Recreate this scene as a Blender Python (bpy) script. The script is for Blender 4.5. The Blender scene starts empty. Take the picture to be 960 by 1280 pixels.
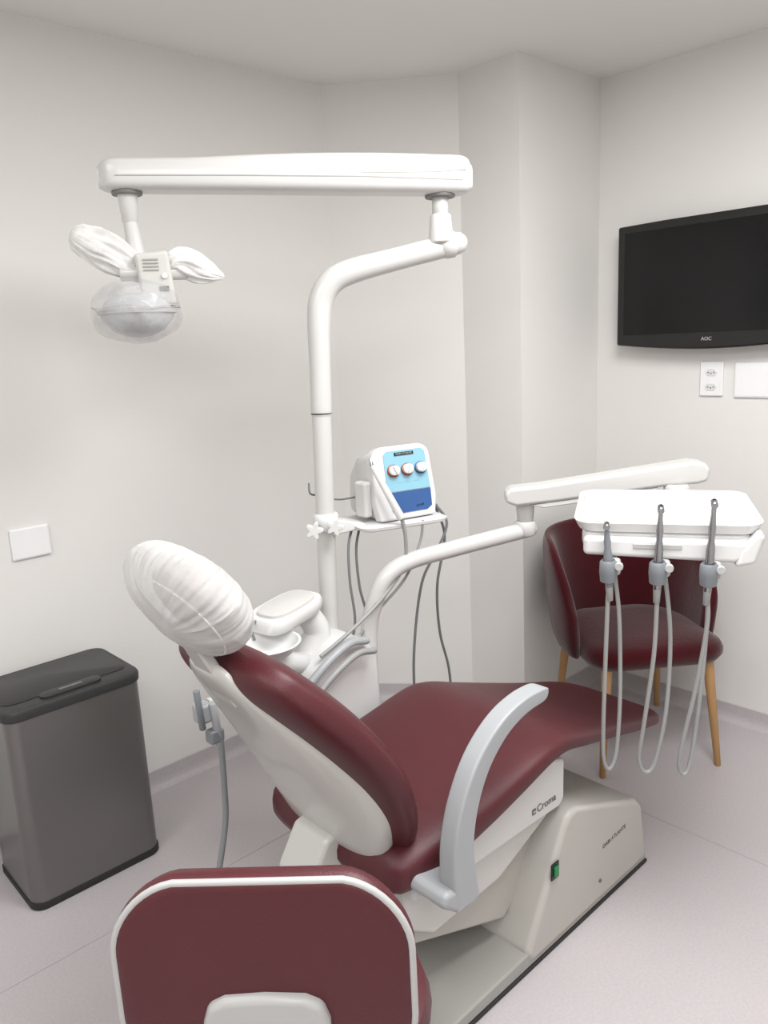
import bpy, bmesh, math, random
from mathutils import Vector, Matrix, noise
random.seed(4)
SC=bpy.context.scene
COL=SC.collection
try:
    SC.view_settings.view_transform='Standard'
except Exception: pass

# ------------------------------------------------------------ materials
def srgb(r,g,b):
    def f(c):
        c/=255.0
        return c/12.92 if c<=.04045 else ((c+.055)/1.055)**2.4
    return (f(r),f(g),f(b),1)
def mat(name,col,rough=.5,metal=0,var=.04,scale=8,bump=0,bscale=200,coat=0,sheen=0,alpha=1,spec=.5,trans=0,stretch=None,detail=3):
    m=bpy.data.materials.new(name); m.use_nodes=True
    nt=m.node_tree; N=nt.nodes; L=nt.links
    b=N["Principled BSDF"]
    b.inputs["Roughness"].default_value=rough; b.inputs["Metallic"].default_value=metal
    b.inputs["Coat Weight"].default_value=coat; b.inputs["Sheen Weight"].default_value=sheen
    b.inputs["Alpha"].default_value=alpha; b.inputs["Specular IOR Level"].default_value=spec
    b.inputs["Transmission Weight"].default_value=trans
    tc=N.new("ShaderNodeTexCoord"); mp=N.new("ShaderNodeMapping")
    L.new(tc.outputs["Object"],mp.inputs[0])
    if stretch: mp.inputs["Scale"].default_value=stretch
    n=N.new("ShaderNodeTexNoise"); n.inputs["Scale"].default_value=scale; n.inputs["Detail"].default_value=detail
    L.new(mp.outputs[0],n.inputs["Vector"])
    mx=N.new("ShaderNodeMix"); mx.data_type='RGBA'
    c=Vector(col[:3])
    mx.inputs[6].default_value=tuple(c*(1-var))+(1,); mx.inputs[7].default_value=tuple(min(1,x) for x in c*(1+var))+(1,)
    L.new(n.outputs[0],mx.inputs[0]); L.new(mx.outputs[2],b.inputs["Base Color"])
    if bump:
        n2=N.new("ShaderNodeTexNoise"); n2.inputs["Scale"].default_value=bscale; n2.inputs["Detail"].default_value=3
        L.new(mp.outputs[0],n2.inputs["Vector"])
        bp=N.new("ShaderNodeBump"); bp.inputs["Strength"].default_value=bump; bp.inputs["Distance"].default_value=.01
        L.new(n2.outputs[0],bp.inputs["Height"]); L.new(bp.outputs[0],b.inputs["Normal"])
    return m
M_wall=mat("wall_paint",srgb(224,222,219),.75,var=.012,scale=2,bump=.05,bscale=90)
M_ceil=mat("ceiling_paint",srgb(232,231,228),.85,var=.01,scale=2)
M_white=mat("white_plastic",srgb(217,217,216),.3,var=.01,coat=.15)
M_plate_w=mat("bright_white_plate",srgb(236,236,237),.4,var=.005)
M_white2=mat("white_painted_metal",srgb(201,200,198),.3,var=.01,coat=.25)
M_beige=mat("beige_abs_plastic",srgb(180,177,171),.4,var=.015)
M_plate=mat("grey_base_plate",srgb(158,156,152),.45,var=.02)
M_shell=mat("shell_plastic",srgb(196,195,191),.25,var=.012,coat=.3)
M_maroon=mat("maroon_vinyl",srgb(79,30,36),.42,var=.06,scale=14,bump=.12,bscale=420,spec=.42)
M_velvet=mat("red_velvet",srgb(62,5,14),.9,var=.45,scale=6,bump=.12,bscale=70,sheen=.35,spec=.1,detail=5)
M_greyarm=mat("blue_grey_plastic",srgb(160,163,166),.4,var=.01)
M_trim=mat("light_grey_plastic",srgb(178,178,177),.4,var=.01)
M_black=mat("black_plastic",srgb(20,20,21),.35,var=.05)
M_blacklid=mat("black_lid_plastic",srgb(42,42,43),.45,var=.06)
M_rubber=mat("black_rubber",srgb(38,37,37),.7,var=.05)
M_steel=mat("brushed_grey_steel",srgb(124,122,121),.32,metal=.8,var=.06,scale=30,stretch=(1,1,40))
M_chrome=mat("chrome",srgb(165,167,170),.22,metal=1,var=.02)
M_hose=mat("grey_hose",srgb(128,131,133),.5,var=.03)
M_hosel=mat("light_grey_hose",srgb(150,151,150),.45,var=.03)
M_hosed=mat("mid_grey_hose",srgb(118,119,120),.5,var=.03)
M_holder=mat("grey_holder",srgb(122,127,132),.4,var=.04)
M_wood=mat("oak_wood",srgb(178,138,92),.5,var=.14,scale=12,stretch=(6,6,1))
M_dark=mat("dark_mark",srgb(96,93,89),.6,var=.02)
M_grm=mat("grey_joint_plastic",srgb(112,111,109),.5,var=.02)
M_screen=mat("screen_glass",srgb(8,8,10),.16,var=.02,spec=.35)
M_blueL=mat("light_blue_label",srgb(134,182,200),.4,var=.01)
M_blueD=mat("dark_blue_label",srgb(50,86,140),.4,var=.01)
M_red=mat("red_plastic",srgb(150,56,48),.4,var=.02)
M_green=mat("green_switch",srgb(16,120,66),.3,var=.05)
M_logo=mat("silver_print",srgb(180,180,180),.4,var=.01)
M_cream=mat("cream_mark",srgb(150,148,144),.5,var=.02)
M_seam=mat("floor_seam",srgb(168,162,165),.6,var=.02)
M_floor=mat("speckled_vinyl_floor",srgb(188,182,184),.42,var=.04,scale=1.5)
def speckle(m,lo,hi,sc):
    nt=m.node_tree;N=nt.nodes;L=nt.links
    b=N["Principled BSDF"]; prev=b.inputs["Base Color"].links[0].from_socket
    tc=[n for n in N if n.type=='TEX_COORD'][0]
    v=N.new("ShaderNodeTexNoise"); v.inputs["Scale"].default_value=sc; v.inputs["Detail"].default_value=4; v.inputs["Roughness"].default_value=.7
    L.new(tc.outputs["Object"],v.inputs["Vector"])
    r=N.new("ShaderNodeValToRGB"); r.color_ramp.elements[0].position=.38; r.color_ramp.elements[1].position=.62
    r.color_ramp.elements[0].color=(lo,lo,lo,1); r.color_ramp.elements[1].color=(hi,hi,hi,1)
    L.new(v.outputs[0],r.inputs[0])
    mx=N.new("ShaderNodeMix"); mx.data_type='RGBA'; mx.blend_type='MULTIPLY'; mx.inputs[0].default_value=1
    L.new(prev,mx.inputs[6]); L.new(r.outputs[0],mx.inputs[7]); L.new(mx.outputs[2],b.inputs["Base Color"])
speckle(M_floor,.91,1.0,130)
def film(name,tint,op,rough,bump,bscale,spec=.8,opscale=None):
    m=bpy.data.materials.new(name); m.use_nodes=True; nt=m.node_tree;N=nt.nodes;L=nt.links
    b=N["Principled BSDF"]; b.inputs["Base Color"].default_value=tint; b.inputs["Roughness"].default_value=rough
    b.inputs["Specular IOR Level"].default_value=spec
    t=N.new("ShaderNodeBsdfTransparent"); mx=N.new("ShaderNodeMixShader")
    tc=N.new("ShaderNodeTexCoord"); n=N.new("ShaderNodeTexNoise"); n.inputs["Scale"].default_value=bscale; n.inputs["Detail"].default_value=4
    n.inputs["Distortion"].default_value=.8
    L.new(tc.outputs["Object"],n.inputs["Vector"])
    bp=N.new("ShaderNodeBump"); bp.inputs["Strength"].default_value=bump; bp.inputs["Distance"].default_value=.01
    L.new(n.outputs[0],bp.inputs["Height"]); L.new(bp.outputs[0],b.inputs["Normal"])
    n2=N.new("ShaderNodeTexNoise"); n2.inputs["Scale"].default_value=opscale or bscale; n2.inputs["Detail"].default_value=3
    L.new(tc.outputs["Object"],n2.inputs["Vector"])
    r=N.new("ShaderNodeMapRange"); r.inputs[1].default_value=.35; r.inputs[2].default_value=.65
    r.inputs[3].default_value=op[0]; r.inputs[4].default_value=op[1]
    L.new(n2.outputs[0],r.inputs[0]); L.new(r.outputs[0],mx.inputs[0])
    L.new(t.outputs[0],mx.inputs[1]); L.new(b.outputs[0],mx.inputs[2]); L.new(mx.outputs[0],N["Material Output"].inputs[0])
    return m
M_film=film("clear_plastic_film",srgb(205,206,208),(.12,.38),.08,1.0,18,opscale=14)
M_tnt=film("white_nonwoven_fabric",srgb(210,209,208),(.60,.74),.85,.22,20,spec=.2,opscale=7)
M_cloth=film("white_cotton_cover",srgb(222,221,219),(.80,.95),.8,.2,40,spec=.3)
M_pad=mat("dusky_headrest_pad",srgb(138,118,118),.6,var=.1,scale=10)
M_refl=mat("glossy_grey_reflector",srgb(184,185,188),.10,var=.05,coat=.6)

# ------------------------------------------------------------ builders
def thing(name,loc,label,cat,**kw):
    e=bpy.data.objects.new(name,None); e.location=loc; e.empty_display_size=.1
    COL.objects.link(e); e["label"]=label; e["category"]=cat
    for k,v in kw.items(): e[k]=v
    return e
def finish(name,bm,m,parent,bevel=0,seg=3,smooth=True,sub=0,M=None,label=None,ang=32):
    bmesh.ops.recalc_face_normals(bm,faces=bm.faces)
    me=bpy.data.meshes.new(name)
    if M is not None: bm.transform(M)
    bm.to_mesh(me); bm.free()
    for p in me.polygons: p.use_smooth=smooth
    me.materials.append(m)
    ob=bpy.data.objects.new(name,me); COL.objects.link(ob)
    if parent is not None:
        ob.parent=parent
        if parent.type=='EMPTY': ob.matrix_parent_inverse=Matrix.Translation(parent.location).inverted()
    if bevel:
        b=ob.modifiers.new("bevel",'BEVEL'); b.width=bevel; b.segments=seg; b.limit_method='ANGLE'; b.angle_limit=math.radians(ang); b.harden_normals=True
    elif smooth and sub==0:
        try: me.set_sharp_from_angle(angle=math.radians(45))
        except Exception: pass
    if sub:
        s=ob.modifiers.new("subdivision",'SUBSURF'); s.levels=sub; s.render_levels=sub
    if label: ob["label"]=label
    return ob
def FR(ox,oy,oz,deg): return Matrix.Translation((ox,oy,oz))@Matrix.Rotation(math.radians(deg),4,'Z')
def prism(name,pts,y0,y1,m,parent,M=None,bevel=0,seg=3,**kw):
    bm=bmesh.new()
    a=[bm.verts.new((x,y0,z)) for x,z in pts]; b=[bm.verts.new((x,y1,z)) for x,z in pts]
    bm.faces.new(a); bm.faces.new(b[::-1]); n=len(pts)
    for i in range(n): bm.faces.new((a[i],b[i],b[(i+1)%n],a[(i+1)%n]))
    return finish(name,bm,m,parent,bevel,seg,M=M,**kw)
def slab(name,pts,z0,z1,m,parent,M=None,bevel=0,seg=3,**kw):
    bm=bmesh.new()
    a=[bm.verts.new((x,y,z0)) for x,y in pts]; b=[bm.verts.new((x,y,z1)) for x,y in pts]
    bm.faces.new(a[::-1]); bm.faces.new(b); n=len(pts)
    for i in range(n): bm.faces.new((a[i],b[i],b[(i+1)%n],a[(i+1)%n]))
    return finish(name,bm,m,parent,bevel,seg,M=M,**kw)
def box(name,c,s,m,parent,M=None,bevel=.004,**kw):
    x,y,z=c; a,b,d=s[0]/2,s[1]/2,s[2]/2
    return prism(name,[(x-a,z-d),(x+a,z-d),(x+a,z+d),(x-a,z+d)],y-b,y+b,m,parent,M,bevel,**kw)
def loft(name,rings,m,parent,cap=True,closed=False,M=None,**kw):
    bm=bmesh.new(); R=[[bm.verts.new(p) for p in r] for r in rings]; n=len(R[0])
    k=len(R)
    for i in range(k if closed else k-1):
        A=R[i];B=R[(i+1)%k]
        for j in range(n): bm.faces.new((A[j],A[(j+1)%n],B[(j+1)%n],B[j]))
    if cap and not closed: bm.faces.new(R[0][::-1]); bm.faces.new(R[-1])
    return finish(name,bm,m,parent,M=M,**kw)
def sring(c,ux,uy,a,b,p=2.6,n=28,bp=None):
    c=Vector(c);ux=Vector(ux);uy=Vector(uy);o=[]
    for i in range(n):
        t=2*math.pi*i/n; ct,st=math.cos(t),math.sin(t)
        x=math.copysign(abs(ct)**(2/p),ct)*a; y=math.copysign(abs(st)**(2/p),st)*(b if (st<0 or bp is None) else bp)
        o.append(c+ux*x+uy*y)
    return o
def rrect(cx,cy,hx,hy,r,z,n=6):
    o=[]
    for k,(sx,sy) in enumerate(((1,1),(-1,1),(-1,-1),(1,-1))):
        for i in range(n+1):
            t=math.pi/2*(k+i/n); o.append((cx+sx*(hx-r)+r*math.cos(t),cy+sy*(hy-r)+r*math.sin(t),z))
    return o
def crom(P,k=8):
    P=[Vector(p) for p in P]; o=[]
    for i in range(len(P)-1):
        a=P[i-1] if i else P[0]*2-P[1]; b=P[i];c=P[i+1]; d=P[i+2] if i+2<len(P) else P[-1]*2-P[-2]
        for j in range(k):
            t=j/k
            o.append(.5*((2*b)+(c-a)*t+(2*a-5*b+4*c-d)*t*t+(3*b-a-3*c+d)*t**3))
    o.append(P[-1]); return o
def tube(name,P,r,m,parent,k=8,n=16,round_end=False,M=None,flat=1.0,smoothpath=True,ripple=None,**kw):
    rr=r if isinstance(r,(list,tuple)) else [r]*len(P)
    Q=crom([(p[0],p[1],p[2]) for p in P],k) if smoothpath else [Vector(p) for p in P]
    if smoothpath: R=[x[0] for x in crom([(q,0,0) for q in rr],k)]
    else: R=list(rr)
    if round_end:
        for end in (0,-1):
            d=(Q[end]-Q[1 if end==0 else -2]).normalized(); q=Q[end]; rad=R[end]
            ex=[(q+d*rad*.5,rad*.87),(q+d*rad*.87,rad*.5),(q+d*rad*.98,rad*.18)]
            if end==0:
                Q=[e[0] for e in ex[::-1]]+Q; R=[e[1] for e in ex[::-1]]+R
            else:
                Q=Q+[e[0] for e in ex]; R=R+[e[1] for e in ex]
    t0=(Q[1]-Q[0]).normalized(); up=Vector((0,0,1)) if abs(t0.z)<.9 else Vector((0,1,0))
    nx=t0.cross(up).normalized(); rings=[]
    for i,q in enumerate(Q):
        t=(Q[min(i+1,len(Q)-1)]-Q[max(i-1,0)]).normalized()
        nx=(nx-t*nx.dot(t)).normalized(); ny=t.cross(nx)
        ring=[]
        for j in range(n):
            a_=2*math.pi*j/n; s=1
            if ripple:
                na,nf,sd=ripple
                s=1+na*(noise.noise(Vector((math.cos(a_)*nf,math.sin(a_)*nf,i/len(Q)*2.2+sd)))+.5*noise.noise(Vector((math.cos(a_)*nf*2.4,math.sin(a_)*nf*2.4,i/len(Q)*1.6+sd+5))))
            ring.append(q+nx*math.cos(a_)*R[i]*flat*s+ny*math.sin(a_)*R[i]*s)
        rings.append(ring)
    return loft(name,rings,m,parent,M=M,**kw)
def lathe(name,prof,m,parent,M=None,n=32,**kw):
    rings=[[(max(r,1e-4)*math.cos(2*math.pi*j/n),max(r,1e-4)*math.sin(2*math.pi*j/n),z) for j in range(n)] for r,z in prof]
    return loft(name,rings,m,parent,M=M,**kw)
def cyl(name,a,b,r,m,parent,r2=None,n=24,bevel=0,M=None,**kw):
    a=Vector(a);b=Vector(b); d=b-a; q=d.to_track_quat('Z','Y').to_matrix().to_4x4()
    T=Matrix.Translation(a)@q
    if M is not None: T=M@T
    L=d.length; r2=r if r2 is None else r2; e=min(.1*L,.15*min(r,r2))
    return lathe(name,[(r-e,0),(r,e),(r2,L-e),(r2-e,L)],m,parent,M=T,n=n,**kw)
def text(name,body,size,M,m,parent,ext=.0006,align='CENTER',**kw):
    cu=bpy.data.curves.new(name,'FONT'); cu.body=body; cu.size=size; cu.extrude=ext; cu.align_x=align; cu.align_y='CENTER'
    o=bpy.data.objects.new(name,cu); COL.objects.link(o)
    bpy.context.view_layer.update()
    me=bpy.data.meshes.new_from_object(o.evaluated_get(bpy.context.evaluated_depsgraph_get()))
    bpy.data.objects.remove(o)
    bm=bmesh.new(); bm.from_mesh(me); bpy.data.meshes.remove(me)
    return finish(name,bm,m,parent,M=M,smooth=False,**kw)
def UP(M): return M@Matrix.Rotation(math.radians(90),4,'X')
def blob(name,c,rad,m,parent,amp=.01,fs=12,M=None,p=2.2,seed=0,sq=None,n=64,k=44,label=None,ridge=.5,pleat=0):
    bm=bmesh.new(); bmesh.ops.create_uvsphere(bm,u_segments=n,v_segments=k,radius=1)
    for v in bm.verts:
        x,y,z=v.co
        s=(abs(x)**p+abs(y)**p+abs(z)**p)**(-1/p)
        q=Vector((x*s*rad[0],y*s*rad[1],z*s*rad[2]))
        if sq: q=sq(q)
        d=noise.noise(q*fs+Vector((seed,seed*2,0)))+.5*noise.noise(q*fs*2.3+Vector((seed,0,3)))
        rid=1-abs(noise.noise(q*fs*1.4+Vector((7,seed,0))))*2
        e=amp*(d*.7+rid*ridge)
        if pleat:
            an=math.atan2(q.z/rad[2],q.x/rad[0]); rr_=math.hypot(q.z/rad[2],q.x/rad[0])
            w=min(1,max(0,(rr_-.25)/.5))
            e+=pleat*w*(noise.noise(Vector((math.cos(an)*7,math.sin(an)*7,rr_*.8+q.y*6)))+.7*noise.noise(Vector((math.cos(an)*20,math.sin(an)*20,rr_*.9+q.y*8))))
        v.co=q+q.normalized()*e+Vector(c)
    return finish(name,bm,m,parent,M=M,label=label)

# ------------------------------------------------------------ room
H=2.51
def structure(ob):
    ob["kind"]="structure"; return ob
structure(slab("floor",[(-1.6,-1.6),(3.05,-1.6),(3.05,2.594),(-1.6,2.594)],-.1,0,M_floor,None,smooth=False))
structure(slab("ceiling",[(-1.6,-1.6),(3.05,-1.6),(3.05,2.594),(-1.6,2.594)],H,H+.1,M_ceil,None,smooth=False))
structure(slab("wall_left",[(-1.6,2.494),(2.091,2.494),(2.091,2.594),(-1.6,2.594)],0,H,M_wall,None,smooth=False))
structure(slab("wall_angled",[(2.091,2.494),(2.428,2.10),(2.52,2.10),(2.52,2.594),(2.091,2.594)],0,H,M_wall,None,smooth=False))
structure(slab("wall_column",[(2.428,2.10),(2.428,1.821),(3.05,1.821),(3.05,2.594),(2.52,2.594),(2.52,2.10)],0,H,M_wall,None,smooth=False))
structure(slab("wall_right",[(2.955,1.821),(2.955,-1.6),(3.05,-1.6),(3.05,1.821)],0,H,M_wall,None,smooth=False))
structure(slab("wall_front",[(-1.5,-1.5),(2.955,-1.5),(2.955,-1.6),(-1.5,-1.6)],0,H,M_wall,None,smooth=False))
structure(slab("wall_rear",[(-1.6,-1.6),(-1.5,-1.6),(-1.5,2.494),(-1.6,2.494)],0,H,M_wall,None,smooth=False))
def skirting(name,a,b,n):
    a=Vector(a+(0,));b=Vector(b+(0,));n=Vector(n+(0,)).normalized()
    prof=[(0,0),(.03,0),(.014,.006),(.006,.016),(.004,.035),(.004,.07),(0,.072)]
    rings=[[p+n*x+Vector((0,0,z)) for x,z in prof] for p in (a,b)]
    return structure(loft(name,rings,M_floor,None))
skirting("baseboard_left",(-1.5,2.494),(2.091,2.494),(0,-1))
skirting("baseboard_angled",(2.091,2.494),(2.428,2.10),(-.76,-.65))
skirting("baseboard_column",(2.428,2.10),(2.428,1.821),(-1,0))
skirting("baseboard_recess",(2.424,1.821),(2.955,1.821),(0,-1))
skirting("baseboard_right",(2.955,1.821),(2.955,-1.5),(-1,0))
structure(box("trim_1",(1.55,1.92,.0004),(2.8,.002,.0008),M_seam,None,bevel=0))
structure(box("trim_2",(2.15,0.4,.0004),(.002,2.9,.0008),M_seam,None,bevel=0))

# ------------------------------------------------------------ trash bin
b=thing("trash_bin",(.76,2.29,0),"tall rectangular brushed grey steel bin with black lid against the wall","trash bin")
cx,cy=.757,2.292; bx,by=.197,.149
loft("bin_base",[rrect(cx,cy,bx,by,.04,0),rrect(cx,cy,bx+.003,by+.003,.04,.004),rrect(cx,cy,bx+.003,by+.003,.04,.022)],M_rubber,b,label="black plastic base rim")
loft("bin_body",[rrect(cx,cy,bx,by,.04,.02,n=10),rrect(cx,cy,bx,by,.04,.585,n=10)],M_steel,b)
loft("lid_frame",[rrect(cx,cy,bx+.001,by+.001,.04,.583),rrect(cx,cy,bx+.005,by+.005,.043,.586),rrect(cx,cy,bx+.006,by+.006,.043,.606),rrect(cx,cy,bx+.002,by+.002,.04,.614),rrect(cx,cy,bx-.005,by-.005,.037,.616)],M_blacklid,b,label="dark grey lid frame")
loft("bin_lid",[rrect(cx,cy+.016,.184,.116,.034,.6155),rrect(cx,cy+.016,.184,.116,.034,.6172),rrect(cx,cy+.016,.182,.114,.032,.618)],M_black,b,label="flat black flap lid")
sb=loft("sensor_button",[rrect(cx-.0,cy-.112,.088,.022,.021,.6155),rrect(cx,cy-.112,.088,.022,.021,.6225),rrect(cx,cy-.112,.083,.018,.017,.6235)],M_blacklid,b,label="oval sensor strip")
loft("sensor_slot",[rrect(cx,cy-.112,.070,.012,.011,.6232),rrect(cx,cy-.112,.070,.012,.011,.6240)],M_black,sb)
loft("sensor_window",[rrect(cx,cy-.112,.034,.005,.0045,.6240),rrect(cx,cy-.112,.034,.005,.0045,.6248)],M_grm,sb)

# ------------------------------------------------------------ wall plates
t=thing("switch_plate",(.809,2.49,.993),"blank white rectangular cover plate on the wall above the bin","wall plate")
M=FR(.806,2.494,.993,0)
box("cover_plate",(0,-.005,0),(.118,.01,.098),M_plate_w,t,M,bevel=.004)
box("plate_inset",(0,-.0105,0),(.108,.002,.088),M_plate_w,t,M,bevel=.001)
t=thing("power_outlet",(2.95,1.33,1.354),"white wall outlet plate with two three-hole sockets below the television","power outlet")
M=FR(2.955,1.33,1.354,-90)
box("cover_plate",(0,-.005,0),(.088,.01,.128),M_plate_w,t,M,bevel=.004)
for dz in (.024,-.03):
    hexp=[(-.022,0),(-.014,.013),(.014,.013),(.022,0),(.014,-.013),(-.014,-.013)]
    s=prism("socket",[(x,z+dz) for x,z in hexp],-.0125,-.009,M_white,t,M,bevel=.001)
    for hx,hz in ((-.011,0),(0,-.003),(.011,0)):
        o=cyl("socket_hole",(hx,-.0118,hz+dz),(hx,-.0132,hz+dz),.0027,M_dark,s,n=12,M=M)
t=thing("blank_wall_plate",(2.95,1.18,1.35),"blank white rectangular cover plate beside the outlet","wall plate")
M=FR(2.955,1.176,1.35,-90)
box("cover_plate",(0,-.005,0),(.136,.01,.128),M_plate_w,t,M,bevel=.004)
box("plate_inset",(0,-.0105,0),(.124,.002,.116),M_plate_w,t,M,bevel=.001)

# ------------------------------------------------------------ television
t=thing("television",(2.95,1.32,1.71),"black wide flat-screen television mounted on the wall, screen off","television")
M=FR(2.955,1.32,1.712,-90)
W=.365;zt=.228;zb=-.222
bot=[(-W+2*W*i/16, zb-.022*math.sin(math.pi*i/16)) for i in range(17)]
out=[(W,zt-.004),(W*.5,zt),(-W*.5,zt),(-W,zt-.004)]
tv=prism("television_frame",bot+out,-.085,-.045,M_black,t,M,bevel=.008,ang=50)
prism("screen",[(-W+.03,zb+.038),(W-.03,zb+.038),(W-.03,zt-.03),(-W+.03,zt-.03)],-.0862,-.084,M_screen,t,M,label="dark glossy screen")
prism("rear_housing",[(-.26,-.17),(.26,-.17),(.26,.17),(-.26,.17)],-.05,-.02,M_black,t,M,bevel=.02)
box("wall_bracket",(0,-.012,0),(.2,.024,.2),M_black,t,M,bevel=.002)
text("maker_logo","AOC",.018,M@Matrix.Translation((0,-.0855,zb+.014))@Matrix.Rotation(math.radians(90),4,'X'),M_logo,t)

# ------------------------------------------------------------ dental chair
dc=thing("dental_chair",(1.35,1.25,0),"reclined dental treatment chair with maroon vinyl cushions and beige base","dental chair")
prism("base_rubber",[(.95,0),(1.935,0),(1.935,.011),(.95,.011)],1.007,1.47,M_rubber,dc,bevel=.004,label="black rubber base edge")
prism("base_plate",[(.952,.011),(1.932,.011),(1.925,.05),(1.38,.052),(.955,.042)],1.010,1.464,M_plate,dc,bevel=.006,label="flat grey metal base plate")
hs=prism("base_housing",[(1.345,.05),(1.372,.10),(1.50,.33),(1.525,.356),(1.56,.361),(1.865,.24),(1.897,.205),(1.930,.020),(1.36,.020)],1.006,1.43,M_beige,dc,bevel=.022,seg=5)
Mn=FR(0,1.004,0,0)
sw=box("switch_frame",(1.455,-.001,.235),(.032,.004,.046),M_black,hs,Mn,bevel=.002)
box("switch_rocker",(1.455,-.005,.235),(.018,.006,.028),M_green,sw,Mn,bevel=.002,label="green illuminated rocker switch")
text("maker_logo","DABI ATLANTE",.0175,UP(FR(1.742,1.0054,.184,0)@Matrix.Rotation(math.radians(-3),4,'Y')),M_dark,hs,ext=.0004)
cyl("lock_hole",(1.67,1.006,.085),(1.67,1.0025,.085),.005,M_dark,hs,n=16)
prism("lift_arm",[(1.02,.235),(1.36,.10),(1.50,.2),(1.56,.33),(1.50,.36),(1.08,.34)],1.09,1.38,M_beige,dc,bevel=.012)
prism("lower_cover",[(.99,.31),(1.07,.255),(1.30,.265),(1.50,.34),(1.53,.40),(.99,.41)],1.055,1.42,M_shell,dc,bevel=.014)
sc=prism("seat_side_cover",[(.985,.40),(1.09,.385),(1.515,.374),(1.535,.39),(1.537,.50),(1.47,.525),(1.28,.49),(1.05,.445),(.985,.44)],1.028,1.47,M_white2,dc,bevel=.010)
text("model_logo","Croma",.028,UP(FR(1.455,1.0268,.414,0)),M_dark,sc,ext=.0003)
box("logo_mark",(1.403,1.0271,.414),(.014,.001,.014),M_dark,sc,bevel=0)
box("logo_mark_line",(1.403,1.0262,.414),(.008,.001,.003),M_white2,sc,bevel=0)
prism("backrest_hinge",[(.845,.425),(.865,.375),(1.02,.375),(1.04,.45),(.95,.52),(.90,.51)],1.20,1.32,M_shell,dc,bevel=.012)
def smoothkeys(keys,x):
    for i in range(len(keys)-1):
        if x<=keys[i+1][0] or i==len(keys)-2:
            k0=keys[max(i-1,0)];k1=keys[i];k2=keys[i+1];k3=keys[min(i+2,len(keys)-1)]
            h=k2[0]-k1[0]; t=(x-k1[0])/h; o=[]
            for c in range(1,len(k1)):
                m1=(k2[c]-k0[c])/max(1e-6,(k2[0]-k0[0]))*h; m2=(k3[c]-k1[c])/max(1e-6,(k3[0]-k1[0]))*h
                o.append((2*t**3-3*t*t+1)*k1[c]+(t**3-2*t*t+t)*m1+(-2*t**3+3*t*t)*k2[c]+(t**3-t*t)*m2)
            return o
keys=[(.925,1.10,1.40,.455,.475),(.935,1.05,1.45,.43,.505),(.96,1.02,1.48,.418,.525),(1.06,.998,1.502,.436,.545),(1.2,.99,1.51,.47,.562),(1.32,.99,1.51,.498,.58),(1.45,.992,1.508,.528,.598),(1.52,.998,1.502,.522,.590),(1.60,1.008,1.492,.497,.563),(1.75,1.025,1.475,.452,.512),(1.92,1.04,1.46,.402,.456),(2.03,1.05,1.45,.372,.424),(2.09,1.062,1.438,.358,.405),(2.125,1.09,1.41,.358,.392),(2.14,1.14,1.36,.364,.382)]
rings=[]
for i in range(80):
    x=.925+(2.14-.925)*i/79
    K=smoothkeys(keys,x)
    rings.append(sring((x,(K[0]+K[1])/2,(K[2]+K[3])/2),(0,1,0),(0,0,1),(K[1]-K[0])/2,(K[3]-K[2])/2,p=3.6,n=56))
loft("seat_cushion",rings,M_maroon,dc,label="maroon vinyl seat and leg rest cushion")
O=Vector((.985,1.25,.455)); E=Vector((-.44,0,.90)).normalized(); Nn=Vector((.90,0,.44)).normalized(); TT=Vector((0,1,0))
def backloft(name,keys,m,p,n=72,steps=80,**kw):
    l0,l1=keys[0][0],keys[-1][0]; rings=[]
    for i in range(steps):
        f=i/(steps-1); f=.5-.5*math.cos(math.pi*f)
        l=l0+(l1-l0)*f; K=smoothkeys(keys,l)
        rings.append(sring(O+E*l+Nn*K[1],TT,Nn,max(.004,K[0]),max(.001,K[2]),p=p,n=n,bp=max(.001,K[3])))
    return loft(name,rings,m,dc,**kw)
backloft("backrest_cushion",[(-.022,.05,.045,.006,.01),(-.014,.12,.046,.022,.03),(.01,.165,.048,.034,.045),(.05,.20,.050,.042,.052),(.11,.228,.058,.046,.052),(.18,.248,.064,.050,.052),(.26,.257,.066,.056,.052),(.34,.252,.058,.060,.052),(.42,.236,.044,.062,.050),(.49,.214,.026,.060,.048),(.54,.192,.012,.056,.044),(.575,.168,.004,.046,.036),(.594,.130,.0,.028,.024),(.60,.08,.0,.010,.010)],M_maroon,2.8,label="maroon vinyl backrest cushion with thick rolled rim")
backloft("backrest_shell",[(-.034,.06,-.018,.004,.004),(-.030,.095,-.016,.012,.008),(-.012,.132,-.008,.024,.012),(.03,.160,.004,.038,.012),(.09,.185,.028,.062,.012),(.15,.203,.046,.080,.012),(.20,.206,.050,.085,.012),(.26,.198,.040,.076,.012),(.34,.178,.014,.052,.010),(.42,.152,-.010,.032,.010),(.49,.122,-.026,.022,.010),(.55,.092,-.036,.018,.010),(.585,.070,-.038,.016,.008),(.60,.055,-.038,.010,.006),(.604,.035,-.038,.004,.003)],M_shell,3.0,label="glossy off-white backrest shell")
prism("headrest_bar",[(-.040,.50),(.040,.50),(.034,.60),(.028,.70),(-.028,.70),(-.034,.60)],-.052,-.030,M_shell,dc,M=Matrix.Translation(O)@Matrix(((0,Nn.x,E.x,0),(1,0,0,0),(0,Nn.z,E.z,0),(0,0,0,1))),bevel=.006)
hc=Vector((.672,1.25,1.105))
def back_mat(c):
    Mx=Matrix.Identity(4)
    E0=Vector((-.52,0,.857)).normalized(); N0=Vector((.857,0,.52)).normalized()
    for i,ax in enumerate((TT,N0,E0)):
        for j in range(3): Mx[j][i]=ax[j]
    return Matrix.Translation(c)@Mx
MB=back_mat(hc)
hd=blob("headrest_cushion",(-.006,0.002,-.004),(.108,.040,.082),M_pad,dc,amp=.0,M=MB,p=2.4,label="rounded headrest pad under the cap")
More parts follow.
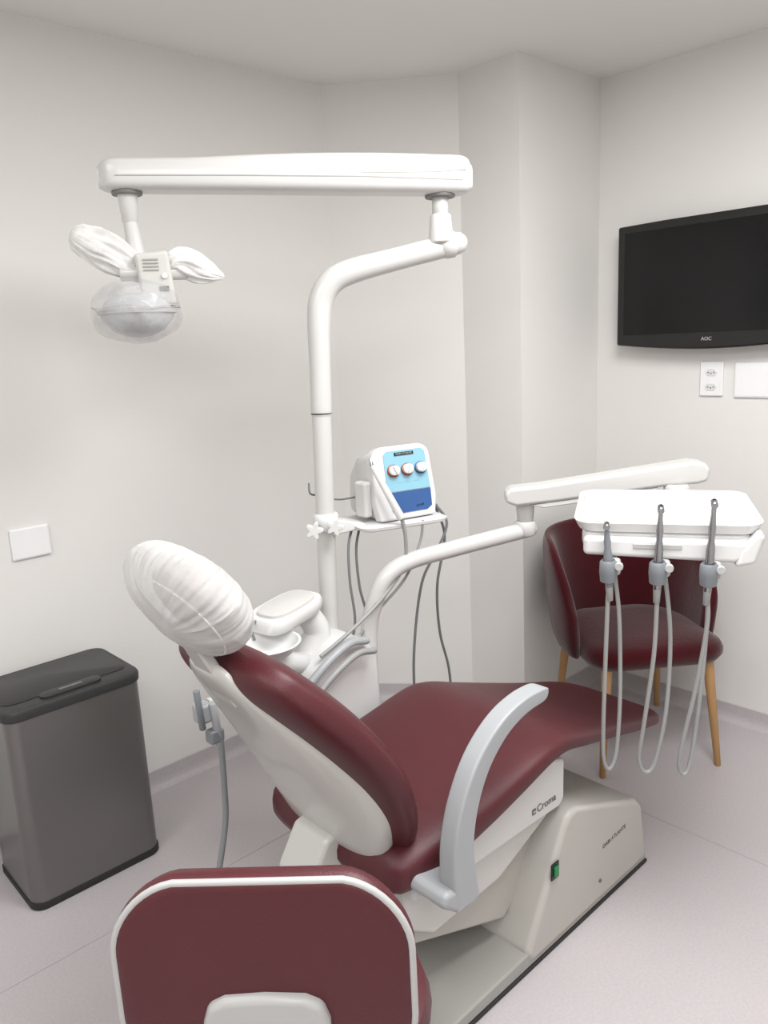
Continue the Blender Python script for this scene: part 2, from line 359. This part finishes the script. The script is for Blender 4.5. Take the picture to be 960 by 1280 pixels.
def hq(q):
    k=max(0,q.x/.14)*max(0,q.z/.11)
    return q*(1+.34*k)
blob("headrest_cover",(0,-.003,.0),(.140,.070,.113),M_tnt,hd,amp=.005,fs=6,M=MB,p=2.1,seed=3,sq=hq,label="thin crinkled white disposable headrest cap",ridge=.6,pleat=.0042,n=180,k=110)
hem=[]
for i in range(61):
    t=2*math.pi*i/60
    x,z=.122*math.cos(t),.097*math.sin(t)
    hem.append((x-.004,-.003-.070*math.sqrt(max(0,1-(x/.140)**2-(z/.113)**2))-.001,z-.002))
tube("cover_hem",hem,.0018,M_cloth,hd,k=1,n=8,M=MB)
# armrest
AY=.945
arm=[(1.04,.43),(1.032,.50),(1.034,.57),(1.056,.645),(1.10,.715),(1.165,.765),(1.24,.788),(1.325,.79)]
Q=crom([(x,AY,z) for x,z in arm],8); rings=[]
for i,q in enumerate(Q):
    t=(Q[min(i+1,len(Q)-1)]-Q[max(i-1,0)]).normalized(); nn=Vector((0,1,0)).cross(t)
    f=i/(len(Q)-1)
    ht=.036-.021*f; w_=.022
    e=len(Q)-1-i
    if e<3: ht*=(.45,.8,.95)[e]; w_*=(.7,.9,.97)[e]
    rings.append(sring(q,(0,1,0),nn,w_,ht,p=9,n=48))
ar=loft("armrest",rings,M_greyarm,dc,label="blue-grey curved plastic armrest")
prism("armrest_bracket",[(.965,.455),(1.01,.420),(1.07,.412),(1.078,.44),(1.06,.474),(.975,.482)],.924,1.06,M_greyarm,ar,bevel=.012,seg=4)

# ------------------------------------------------------------ cuspidor unit
cu=thing("cuspidor_unit",(1.25,1.65,0),"white dental spittoon unit with bowl beside the treatment chair","cuspidor")
slab("unit_foot",[(1.22,1.58),(1.37,1.58),(1.37,1.76),(1.22,1.76)],0,.30,M_white2,cu,bevel=.015)
prism("unit_body",[(1.15,.30),(1.38,.28),(1.40,.5),(1.39,.69),(1.35,.75),(1.27,.755),(1.16,.69),(1.12,.55)],1.545,1.74,M_white,cu,bevel=.026,seg=5)
loft("unit_head",[sring((1.16+.1*(z-.84),1.66,z),(.98,.2,.10),(-.2,.98,0),a,b_,p=3.4,n=40) for z,a,b_ in ((.828,.06,.05),(.831,.094,.062),(.842,.104,.070),(.862,.105,.071),(.871,.10,.067),(.873,.06,.045))],M_white,cu)
loft("head_inset",[sring((1.162,1.655,z),(.98,.2,.10),(-.2,.98,0),a,b_,p=3,n=40) for z,a,b_ in ((.872,.084,.052),(.879,.084,.052),(.881,.076,.046))],M_white2,cu)
tube("head_support",[(1.215,1.67,.85),(1.245,1.665,.81),(1.262,1.66,.77),(1.25,1.66,.73),(1.22,1.66,.68)],[.03,.035,.038,.042,.045],M_white,cu)
lathe("spittoon_bowl",[(.03,0),(.05,.008),(.078,.030),(.090,.048),(.094,.052),(.087,.052),(.074,.030),(.045,.010),(.012,.007)],M_white,cu,M=Matrix.Translation((1.04,1.59,.770)),label="round white spittoon bowl")
cyl("bowl_arm",(1.05,1.59,.76),(1.2,1.64,.70),.028,M_white,cu)
tube("water_spout",[(1.09,1.66,.845),(1.05,1.65,.855),(1.03,1.63,.845),(1.03,1.62,.82)],.005,M_chrome,cu)
for k_,(dx,dy,dz,r_) in enumerate(((0,0,0,.011),(.010,-.018,-.028,.009))):
    tube("suction_line",[(1.33+dx,1.53+dy,.752+dz),(1.27+dx,1.525+dy,.764+dz),(1.20+dx,1.52+dy,.745+dz),(1.13+dx,1.52+dy,.705+dz),(1.08+dx,1.53+dy,.65+dz)],r_,M_greyarm if k_<1 else M_hosel,cu,label="blue-grey flexible suction tube",round_end=True)
sh=box("suction_holder",(.855,1.60,.695),(.040,.040,.050),M_greyarm,cu,bevel=.010,label="grey suction tip holder")
cyl("suction_tip",(.843,1.585,.66),(.833,1.58,.765),.008,M_holder,sh)
cyl("suction_tip",(.885,1.585,.60),(.872,1.58,.72),.010,M_greyarm,sh)
box("holder_clip",(.876,1.59,.63),(.040,.032,.036),M_holder,sh,bevel=.008)
tube("holder_arm",[(.88,1.62,.70),(1.0,1.65,.69),(1.16,1.66,.66)],.014,M_white2,cu)
tube("suction_hose",[(.885,1.58,.61),(.882,1.58,.50),(.872,1.575,.40),(.83,1.56,.28),(.80,1.55,.18),(.81,1.54,.06),(.90,1.56,.02),(1.05,1.60,.02),(1.23,1.62,.05)],.0075,M_hose,cu)

# ------------------------------------------------------------ dental lamp
dl=thing("dental_lamp",(1.35,1.70,.70),"white dental operatory lamp on a tall post with long horizontal arm","dental lamp")
tube("lower_post",[(1.34,1.70,.70),(1.348,1.70,1.0),(1.36,1.70,1.365)],.0265,M_white2,dl,k=4,n=28)
cyl("post_collar",(1.36,1.70,1.363),(1.36,1.70,1.367),.0290,M_black,dl)
tube("upper_post",[(1.36,1.70,1.366),(1.366,1.70,1.5),(1.370,1.70,1.60),(1.380,1.697,1.665),(1.405,1.678,1.712),(1.45,1.645,1.738),(1.55,1.575,1.765),(1.685,1.475,1.80)],[.029,.029,.031,.033,.034,.033,.030,.030],M_white2,dl,n=28,round_end=True)
lathe("post_knuckle",[(.002,-.036),(.02,-.033),(.034,-.015),(.037,0),(.034,.015),(.02,.033),(.002,.036)],M_white2,dl,M=Matrix.Translation((1.665,1.49,1.797)))
cyl("arm_pivot",(1.645,1.495,1.80),(1.645,1.495,1.875),.034,M_white2,dl,r2=.028)
cyl("arm_pivot",(1.645,1.495,1.872),(1.645,1.495,1.925),.022,M_white2,dl)
A0=Vector((1.708,1.456,0)); A1=Vector((.890,1.902,0)); dA=(A1-A0); LA=dA.length; ang=math.degrees(math.atan2(dA.y,dA.x))
MA=FR(A0.x,A0.y,0,ang)
rings=[]
NA=40
for i in range(NA+1):
    f=i/NA; f=.5-.5*math.cos(math.pi*f); x=-.008+(LA+.008)*f
    top=2.0155+.009*math.sin(math.pi*min(1,f*1.3))-.014*f; bo=1.921+.010*f
    e=min(x+.008,LA-x)/.045; s=math.sqrt(max(0,1-(1-min(1,e))**2.6)); s=max(s,.25)
    zc=(top+bo)/2
    rings.append(sring((x,0,zc-(1-s)*.006),(0,1,0),(0,0,1),.0515*max(.5,s),(top-bo)/2*(.55+.45*s),p=4.2,n=48))
loft("arm_cover",rings,M_white2,dl,M=MA)
for yy in (-.0512,.0512):
    prism("arm_groove",[(.03,1.950),(.3,1.957),(.6,1.958),(LA-.04,1.957),(LA-.04,1.9595),(.6,1.9605),(.3,1.9595),(.03,1.9525)],yy-.0009,yy+.0009,M_cream,dl,MA)
    prism("arm_groove",[(.02,1.975),(.10,1.969),(.3,1.966),(.3,1.9675),(.10,1.971),(.02,1.9775)],yy-.0009,yy+.0009,M_cream,dl,MA)
cyl("pivot_disc",(1.645,1.495,1.916),(1.645,1.495,1.928),.040,M_grm,dl)
lx,ly=.944,1.872
cyl("pivot_disc",(lx,ly,1.923),(lx,ly,1.934),.036,M_grm,dl)
cyl("lamp_stem",(lx,ly,1.928),(lx,ly,1.86),.024,M_white2,dl,r2=.019)
cyl("lamp_stem",(lx,ly,1.862),(lx+.005,ly-.01,1.76),.017,M_white2,dl,r2=.022)
MH=FR(.968,1.835,1.722,-30)
bd=box("lamp_body",(.008,0,0),(.080,.07,.130),M_shell,dl,MH@Matrix.Rotation(math.radians(-5),4,'Y'),bevel=.010)
box("lamp_label",(.026,-.036,-.022),(.022,.002,.012),M_grm,bd,MH,bevel=0)
for q_ in range(4): box("vent_slot",(.0+.0,-.0362,.022+q_*.008),(.036,.002,.003),M_cream,bd,MH,bevel=0)
cyl("lamp_screw",(.03,-.034,.008),(.03,-.040,.008),.007,M_white,bd,M=MH)
cyl("lamp_yoke",(-.075,0,.018),(.085,0,.018),.018,M_white2,dl,M=MH)
LC=(.922,1.843,1.650)
hd=lathe("lamp_reflector",[(.004,.044),(.045,.040),(.076,.024),(.090,-.004),(.084,-.020),(.060,-.046),(.03,-.060),(.004,-.064)],M_refl,dl,M=Matrix.Translation(LC),label="round glossy lamp head")
lathe("reflector_rim",[(.086,-.008),(.094,-.006),(.0945,.002),(.088,.006)],M_trim,hd,M=Matrix.Translation(LC))
blob("plastic_cover",LC,(.102,.100,.073),M_film,hd,amp=.005,fs=13,seed=9,label="crinkled clear plastic film cover",ridge=1.0,n=96,k=60)
tube("cover_tie",[(LC[0]+.103*math.cos(2*math.pi*i/32),LC[1]+.101*math.sin(2*math.pi*i/32),LC[2]+.008+.003*math.sin(i)) for i in range(33)],.0012,M_trim,hd,k=1,n=6)
tube("handle_cover",[(.965,1.855,1.735),(.945,1.862,1.745),(.925,1.875,1.768),(.895,1.89,1.790),(.865,1.905,1.808),(.843,1.915,1.822)],[.018,.026,.038,.046,.045,.034],M_cloth,dl,n=96,k=12,round_end=True,flat=.8,ripple=(.40,2.0,2.3),label="gathered white fabric handle cover")
tube("handle_cover",[(1.0,1.81,1.755),(1.015,1.80,1.765),(1.04,1.795,1.762),(1.07,1.785,1.748),(1.095,1.775,1.738),(1.118,1.767,1.730)],[.016,.026,.033,.034,.026,.010],M_cloth,dl,n=96,k=12,round_end=True,flat=.8,ripple=(.42,2.0,7.4),label="gathered white fabric handle cover")

# shelf clamp on post
sh=thing("post_shelf",(1.36,1.70,1.03),"small white shelf clamped to the lamp post with knobs","shelf")
cyl("clamp_collar",(1.352,1.70,1.035),(1.352,1.70,1.085),.036,M_white,sh)
MSh=FR(1.555,1.635,1.03,-19.6)
for kx,ky in ((1.275,1.655),(1.335,1.64)):
    kn=[]
    for i in range(40):
        t=2*math.pi*i/40; r=.019+.006*math.cos(5*t); kn.append((r*math.cos(t),r*math.sin(t)))
    Mk=FR(kx,ky,1.058,-43)@Matrix.Rotation(math.radians(90),4,'X')
    kb_=slab("clamp_knob",kn,.0,.02,M_white,sh,M=Mk,bevel=.003)
    cyl("clamp_screw",(0,0,-.05),(0,0,.003),.008,M_chrome,kb_,M=Mk)
loft("shelf_board",[rrect(.0,0,.125,.085,.03,-.002),rrect(0,0,.136,.098,.035,.004),rrect(0,0,.138,.10,.035,.012),rrect(0,0,.132,.095,.032,.013),rrect(0,0,.1,.05,.03,.013)],M_white,sh,M=MSh)
prism("shelf_arm",[(-.01,.0),(.09,.012),(.09,.026),(-.01,.05)],-.03,.03,M_white,sh,FR(1.37,1.695,1.02,-19.6),bevel=.006)

# ------------------------------------------------------------ ultrasonic scaler
us=thing("ultrasonic_scaler",(1.58,1.62,1.043),"white ultrasonic scaler unit with blue control panel and three knobs","dental device")
MU=FR(1.562,1.583,1.0435,-14)
bm=bmesh.new()
pf=[(.01,0),(.19,0),(.198,.03),(.19,.12),(.14,.175),(.04,.205),(.02,.1)]
a=[bm.verts.new((-.094,y,z)) for y,z in pf]; c=[bm.verts.new((.088,y,z)) for y,z in pf]
bm.faces.new(a);bm.faces.new(c[::-1])
for i in range(len(pf)): bm.faces.new((a[i],c[i],c[(i+1)%len(pf)],a[(i+1)%len(pf)]))
finish("device_body",bm,M_white,us,.022,4,M=MU)
MF=MU@Matrix.Rotation(math.radians(-11),4,'X')@Matrix.Scale(1.14,4,Vector((1,0,0)))
face=[]
for i in range(9):
    t=math.pi/2*i/8; face.append((.05+.035*math.cos(t)-.0,.180+.035*math.sin(t)))
for i in range(9):
    t=math.pi/2*(1+i/8); face.append((-.05+.035*math.cos(t),.180+.035*math.sin(t)))
face+= [(-.090,.06),(-.080,.002),(.080,.002),(.090,.06)]
fp=prism("front_panel",face,-.012,.03,M_white,us,MF,bevel=.008,ang=40)
def pan(name,pts,m,y): return prism(name,pts,y-.002,y,m,fp,MF)
pan("control_label",[(-.054,.083),(.072,.083),(.068,.190),(.058,.200),(-.044,.200),(-.053,.190)],M_blueL,-.0125)
pan("lower_label",[(-.046,.026),(-.030,.020),(.054,.020),(.070,.030),(.072,.081),(-.054,.081)],M_blueD,-.0125)
pan("title_band",[(-.022,.185),(.034,.185),(.034,.194),(-.022,.194)],M_black,-.0145)
text("title_print","DABI ATLANTE",.007,UP(MF@Matrix.Translation((.006,-.0168,.1895))),M_logo,fp,ext=.0002)
text("label_print","- - -   - - -   - - -",.010,UP(MF@Matrix.Translation((.008,-.0148,.108))),M_blueD,fp,ext=.0002)
for i,kx in enumerate((-.030,.010,.050)):
    kb=cyl("dial_ring",(kx,-.013,.143),(kx,-.019,.143),.0180,M_red if i<2 else M_blueD,fp,M=MF)
    cyl("control_knob",(kx-.001,-.018,.144),(kx-.001,-.030,.144),.0145,M_white,kb,M=MF)
    box("knob_pointer",(0,-.031,0),(.006,.005,.028),M_white2,kb,MF@Matrix.Translation((kx,0,.144))@Matrix.Rotation(math.radians((-25,10,30)[i]),4,'Y'),bevel=.001)
text("label_print","profi",.012,UP(MF@Matrix.Translation((.035,-.0148,.036))),M_black,fp,ext=.0002)
box("bottle_holder",(1.462,1.66,1.110),(.030,.05,.105),M_white2,us,bevel=.010,label="translucent white liquid reservoir")
cyl("scaler_handpiece",(1.448,1.60,1.215),(1.500,1.545,1.06),.0085,M_white2,us,r2=.012)
cyl("scaler_tip",(1.445,1.605,1.235),(1.448,1.60,1.212),.003,M_chrome,us,r2=.006)
tube("scaler_hose",[(1.500,1.545,1.065),(1.512,1.545,1.0),(1.505,1.55,.92),(1.42,1.56,.84),(1.30,1.56,.78),(1.20,1.57,.735)],.0055,M_hosel,us)
tube("scaler_hose",[(1.57,1.53,1.045),(1.565,1.54,.98),(1.52,1.56,.88),(1.44,1.59,.80),(1.37,1.60,.74)],.004,M_hosel,us)
tube("supply_tube",[(1.70,1.60,1.06),(1.725,1.58,1.0),(1.69,1.59,.92),(1.635,1.61,.82),(1.60,1.62,.60),(1.60,1.63,.35),(1.56,1.64,.1),(1.5,1.65,.02)],.0042,M_hosed,us)
tube("supply_tube",[(1.71,1.61,1.05),(1.735,1.60,.95),(1.705,1.61,.80),(1.72,1.62,.64),(1.76,1.62,.48),(1.77,1.63,.25),(1.7,1.64,.05),(1.6,1.65,.02)],.0042,M_hosed,us)
tube("supply_tube",[(1.43,1.68,1.03),(1.395,1.66,.98),(1.385,1.65,.88),(1.395,1.65,.76),(1.37,1.66,.66)],.0038,M_hosed,us)
tube("supply_tube",[(1.45,1.67,1.03),(1.415,1.65,.97),(1.42,1.65,.86),(1.44,1.65,.74),(1.38,1.67,.64)],.0038,M_hosed,us)
tube("power_cord",[(1.52,1.74,1.10),(1.45,1.76,1.10),(1.38,1.75,1.125),(1.33,1.735,1.14),(1.33,1.74,1.17)],.0028,M_hosed,us)

# ------------------------------------------------------------ delivery unit
du=thing("instrument_delivery_unit",(1.40,1.60,.28),"white dental delivery tray on a jointed arm with three hanging handpieces","dental delivery unit")
tube("support_tube",[(1.385,1.53,.26),(1.388,1.57,.36),(1.392,1.59,.5),(1.402,1.60,.72),(1.42,1.59,.82),(1.455,1.57,.895),(1.52,1.545,.93),(1.65,1.50,.945),(1.90,1.40,.972)],.0245,M_white2,du,n=24,round_end=True)
box("tube_bracket",(1.36,1.51,.30),(.10,.07,.06),M_beige,du,bevel=.012)
cyl("arm_joint",(1.885,1.405,.955),(1.885,1.405,1.0),.032,M_white2,du)
cyl("arm_joint",(1.885,1.405,1.0),(1.885,1.405,1.07),.024,M_white2,du,r2=.03)
B0=Vector((1.845,1.435));B1=Vector((2.225,1.01)); d=B1-B0; LB=d.length; MBm=FR(B0.x,B0.y,0,math.degrees(math.atan2(d.y,d.x)))
prism("arm_cover",[(-.012,1.065),(-.014,1.09),(0,1.108),(.1,1.116),(LB*.6,1.148),(LB-.05,1.172),(LB-.01,1.166),(LB+.004,1.145),(LB,1.112),(LB-.03,1.104),(LB-.1,1.102),(.12,1.062),(.02,1.052)],-.037,.037,M_white2,du,MBm,bevel=.016,seg=4)
prism("arm_spring_cover",[(.06,1.055),(.12,1.062),(LB-.14,1.098),(LB-.14,1.085),(.1,1.045)],-.03,.03,M_white,du,MBm,bevel=.004)
cyl("arm_joint",(2.15,1.06,1.105),(2.15,1.06,1.05),.036,M_white2,du)
MT=FR(1.71,.865,0,-60)
slab("tray_body",[(-.190,.002),(.185,.002),(.195,.04),(.210,.30),(.18,.33),(-.18,.33),(-.200,.30),(-.195,.04)],1.030,1.078,M_white,du,MT,bevel=.016,seg=4)
def tr(hx0,y0,y1,r,z):
    return [(x,y,zz+(0 if zz<1.08 else -.012*max(0,1-(y+.015)/.12))) for x,y,zz in rrect(.0,(y0+y1)/2,hx0,(y1-y0)/2,r,z)]
loft("instrument_tray",[tr(.185,.01,.32,.03,1.072),tr(.203,-.004,.342,.04,1.088),tr(.214,-.010,.352,.045,1.110),tr(.210,-.006,.347,.042,1.1115),tr(.197,.006,.335,.036,1.094),tr(.18,.02,.32,.03,1.082)],M_white,du,M=MT,label="white instrument tray with raised rim")
bm=bmesh.new(); G=[]
for i in range(57):
    row=[]
    for j in range(41):
        x=-.198+.396*i/56; y=.008+.326*j/40
        ex=max(0,(abs(x)-.170)/.03); ey=max(0,(abs(y-.172)-.138)/.028)
        e=min(1,max(ex,ey))
        z=1.0865+.004*noise.noise(Vector((x*12,y*12,2)))+.006*abs(noise.noise(Vector((x*9,y*26,5))))+.022*e*e+.005*noise.noise(Vector((x*30,y*30,9)))*e-.010*max(0,1-(y)/.10)
        row.append(bm.verts.new((x,y,z)))
    G.append(row)
for i in range(56):
    for j in range(40): bm.faces.new((G[i][j],G[i+1][j],G[i+1][j+1],G[i][j+1]))
finish("tray_liner",bm,M_cloth,du,M=MT,label="crumpled white paper tray liner")
prism("holder_bar",[(-.19,1.020),(.15,1.010),(.18,1.022),(.185,1.062),(-.19,1.066)],-.018,.03,M_white,du,MT,bevel=.012,seg=4)
prism("tray_handle",[(.15,1.000),(.195,1.010),(.214,1.075),(.2,1.090),(.16,1.04)],-.02,.10,M_white,du,MT,bevel=.014,seg=4)
box("control_pad",(-.02,-.019,1.046),(.11,.003,.012),M_trim,du,MT,bevel=.002)
hp=[(-.13,1.105),(-.018,1.15),(.093,1.165)]
for i,(x,zt_) in enumerate(hp):
    y=-.042
    Mq=MT@Matrix.Translation((x,y,1.0))@Matrix.Rotation(math.radians(6),4,'X')
    h1=lathe("handpiece_holder",[(.011,-.040),(.019,-.036),(.021,-.012),(.020,.012),(.015,.018),(.010,.01)],M_holder,du,M=Mq)
    box("holder_hook",(x+.010,y+.018,.996),(.036,.03,.040),M_trim,h1,MT,bevel=.008)
    cyl("holder_nub",(x+.024,y-.002,1.004),(x+.024,y-.016,1.004),.010,M_trim,h1,M=MT,n=16)
    Mh=MT@Matrix.Translation((x,y,1.0))@Matrix.Rotation(math.radians((-3,1,2)[i]),4,'Y')
    L=zt_-1.0
    hh=lathe("handpiece",[(.006,-.06),(.009,-.05),(.0105,.0),(.010,L*.3),(.0075,L*.45),(.0085,L*.6),(.0058,L*.8),(.0055,L*.93),(.004,L*.96)],M_chrome if i!=0 else M_holder,du,M=Mh,n=20,label="metal dental handpiece")
    cyl("handpiece_head",(0,-.012,L*.93),(0,.010,L*.97),.008,M_chrome,hh,M=Mh,n=16)
    cyl("hose_cuff",(0,0,-.085),(0,0,-.05),.0075,M_hosel,hh,M=Mh,n=16,r2=.009)
hoses=[[(-.13,-.042,.93),(-.134,-.04,.75),(-.137,-.035,.58),(-.135,-.03,.49),(-.122,-.02,.455),(-.105,-.01,.50),(-.098,.0,.65),(-.103,.02,.85),(-.115,.04,.96),(-.115,.06,1.035)],
 [(-.018,-.042,.93),(-.022,-.04,.78),(-.040,-.035,.60),(-.05,-.03,.50),(-.035,-.02,.458),(-.012,-.01,.48),(.012,.0,.62),(.018,.02,.80),(.005,.04,.94),(-.01,.06,1.035)],
 [(.093,-.042,.93),(.094,-.04,.86),(.075,-.035,.70),(.05,-.03,.55),(.045,-.025,.49),(.057,-.02,.463),(.072,-.012,.50),(.09,.0,.68),(.100,.02,.85),(.10,.04,.95),(.10,.06,1.035)]]
for h_ in hoses: tube("handpiece_hose",h_,.0052,M_hosel,du,M=MT,n=12)

# ------------------------------------------------------------ velvet chair
vc=thing("velvet_armchair",(2.57,1.42,0),"dark red velvet chair with curved back and slim oak legs","chair")
MV=FR(2.57,1.42,0,-36.9)
loft("seat",[rrect(0,-.01,.205,.205,.08,.385),rrect(0,-.01,.238,.238,.09,.395),rrect(0,-.01,.252,.252,.095,.42),rrect(0,-.01,.252,.252,.095,.44),rrect(0,-.01,.242,.242,.09,.458),rrect(0,-.01,.215,.21,.08,.470),rrect(0,-.01,.14,.14,.07,.476)],M_velvet,vc,M=MV)
bp=[(-.268,-.14,.56),(-.286,-.11,.66),(-.295,-.05,.75),(-.292,.02,.80),(-.272,.12,.815),(-.22,.19,.825),(-.13,.235,.83),(-.01,.25,.832),(.10,.235,.83),(.18,.19,.82),(.225,.12,.79),(.245,.05,.745),(.250,-.02,.70),(.248,-.08,.64),(.24,-.11,.56)]
Q=crom(bp,5); rings=[]
for i,q in enumerate(Q):
    t=(Q[min(i+1,len(Q)-1)]-Q[max(i-1,0)]); t.z=0; t.normalize(); nn=Vector((t.y,-t.x,0))
    zb_=.405+ (.03 if i in (0,len(Q)-1) else 0); z1=q.z; e=min(i,len(Q)-1-i); th=.026 if e>2 else (.012,.02,.024)[e]
    c=Vector((q.x,q.y,(zb_+z1)/2))
    out_=Vector((q.x,q.y+.0,0)).normalized()
    rings.append(sring(c,nn,(Vector((0,0,1))+out_*.10),th,(z1-zb_)/2,p=3.2,n=28))
loft("backrest",rings,M_velvet,vc,M=MV)
for (x,y) in ((-.216,-.253),(.216,-.253),(-.216,.235),(.216,.235)):
    cyl("leg",(x*.86,y*.82,.40),(x,y,0),.019,M_wood,vc,r2=.011,M=MV)

# ------------------------------------------------------------ dentist stool
st=thing("dentist_stool",(.60,.90,0),"maroon upholstered dentist stool with grey piped backrest","stool")
MS=FR(.4545,.7555,.036,-45)
def rr2(hw,z0,z1,rt,rb,n=10):
    o=[]
    for k,(sx,zz,r) in enumerate(((1,z1,rt),(-1,z1,rt),(-1,z0,rb),(1,z0,rb))):
        sz=-1 if zz==z1 else 1
        for i in range(n+1):
            t=math.pi/2*(k+i/n); o.append((sx*(hw-r)+r*math.cos(t), zz+sz*r+r*math.sin(t)))
    return o
zT=.872;zB=.58;HW=.194
def cvz(x,z): return z+.024*(1-(x/HW)**2)*((z-zB)/(zT-zB))
def panel(name,hw,z0,z1,rt,rb,y0,y1,m,par,bev,**kw):
    base=rr2(hw,z0,z1,rt,rb)
    cv=lambda x,z,y:(x,y-0.25*(x*x),cvz(x,z))
    rings=[]
    for y,s in ((y0,.86),(y0,.93),(y0+bev*.3,.965),(y0+bev,.99),((y0+y1)/2,1.0),(y1-bev,.99),(y1-bev*.3,.965),(y1,.93),(y1,.86)):
        zc=(z0+z1)/2
        rings.append([cv(x*s,zc+(z-zc)*s,y) for x,z in base])
    return loft(name,rings,m,par,M=MS,**kw)
bk=panel("backrest",HW,zB,zT-.018,.085,.09,-.008,.030,M_maroon,st,.013,label="maroon vinyl backrest")
tr_=[]
base=rr2(HW-.0045,zB+.006,zT-.0235,.082,.086)
for x,z in base+[base[0]]: tr_.append((x,-.001-.25*x*x,cvz(x,z)))
tube("backrest_piping",tr_,.0050,M_trim,st,k=1,n=10,M=MS,label="light grey plastic edge piping")
arch=[(-.080,.58),(-.082,.672),(-.074,.697),(-.052,.708),(0,.711),(.052,.708),(.074,.697),(.082,.672),(.080,.58)]
prism("backrest_bracket",arch,-.026,.01,M_trim,st,MS,bevel=.010,seg=4,label="grey plastic bracket cover")
tube("backrest_stem",[(0,-.012,.62),(0,-.01,.50),(0,.03,.42),(0,.12,.405),(0,.2,.41)],.016,M_trim,st,M=MS)
lathe("seat",[(.10,.455),(.165,.458),(.188,.475),(.192,.50),(.184,.525),(.15,.538),(.01,.54)],M_maroon,st,M=MS@Matrix.Translation((0.02,.205,-.02)))
MS0=FR(.4545,.7555,0,-45)
cyl("gas_column",(0.02,.205,.10),(0.02,.205,.472),.025,M_chrome,st,M=MS0)
for i in range(5):
    t=2*math.pi*i/5+.95; ex,ey=.02+.23*math.cos(t),.205+.23*math.sin(t)
    tube("base_leg",[(.02,.205,.11),(.02+.12*math.cos(t),.205+.12*math.sin(t),.10),(ex,ey,.075)],[.022,.018,.014],M_trim,st,M=MS0)
    cyl("caster_wheel",(ex-.012*math.sin(t),ey+.012*math.cos(t),.028),(ex+.012*math.sin(t),ey-.012*math.cos(t),.028),.028,M_black,st,M=MS0)
    cyl("caster_stem",(ex,ey,.035),(ex,ey,.075),.008,M_chrome,st,M=MS0,n=12)

# ------------------------------------------------------------ lights
def area(name,loc,sx,sy,power,col=(1,.998,.99)):
    l=bpy.data.lights.new(name,'AREA'); l.shape='RECTANGLE'; l.size=sx; l.size_y=sy; l.energy=power; l.color=col
    o=bpy.data.objects.new(name,l); o.location=loc; COL.objects.link(o); return o
for i,(x,y,pw) in enumerate(((1.45,.55,50),(-.2,-.5,31),(-.6,1.2,20))):
    f=thing("ceiling_light",(x,y,H),"flat square white ceiling light panel","ceiling light",group="ceiling light panels")
    box("light_housing",(x,y,H-.012),(1.02,1.02,.024),M_white,f,bevel=.004)
    a_=area("light_source",(x,y,H-.027),.98,.98,pw)
    a_.parent=f; a_.matrix_parent_inverse=Matrix.Translation(f.location).inverted()
w=bpy.data.worlds.new("world"); SC.world=w; w.use_nodes=True
w.node_tree.nodes["Background"].inputs[0].default_value=(.8,.8,.8,1); w.node_tree.nodes["Background"].inputs[1].default_value=.3

# ------------------------------------------------------------ camera
cam=bpy.data.cameras.new("camera"); cam.sensor_fit='VERTICAL'; cam.sensor_height=32; cam.sensor_width=24; cam.lens=979.8/1280*32
cam.clip_start=.02
co=bpy.data.objects.new("camera",cam); COL.objects.link(co)
yaw=-math.atan2(.68,.733)
co.matrix_world=Matrix.Translation((0,0,1.55))@Matrix.Rotation(yaw,4,'Z')@Matrix.Rotation(math.radians(90-12.262),4,'X')@Matrix.Rotation(math.radians(-2.774),4,'Z')
SC.camera=co
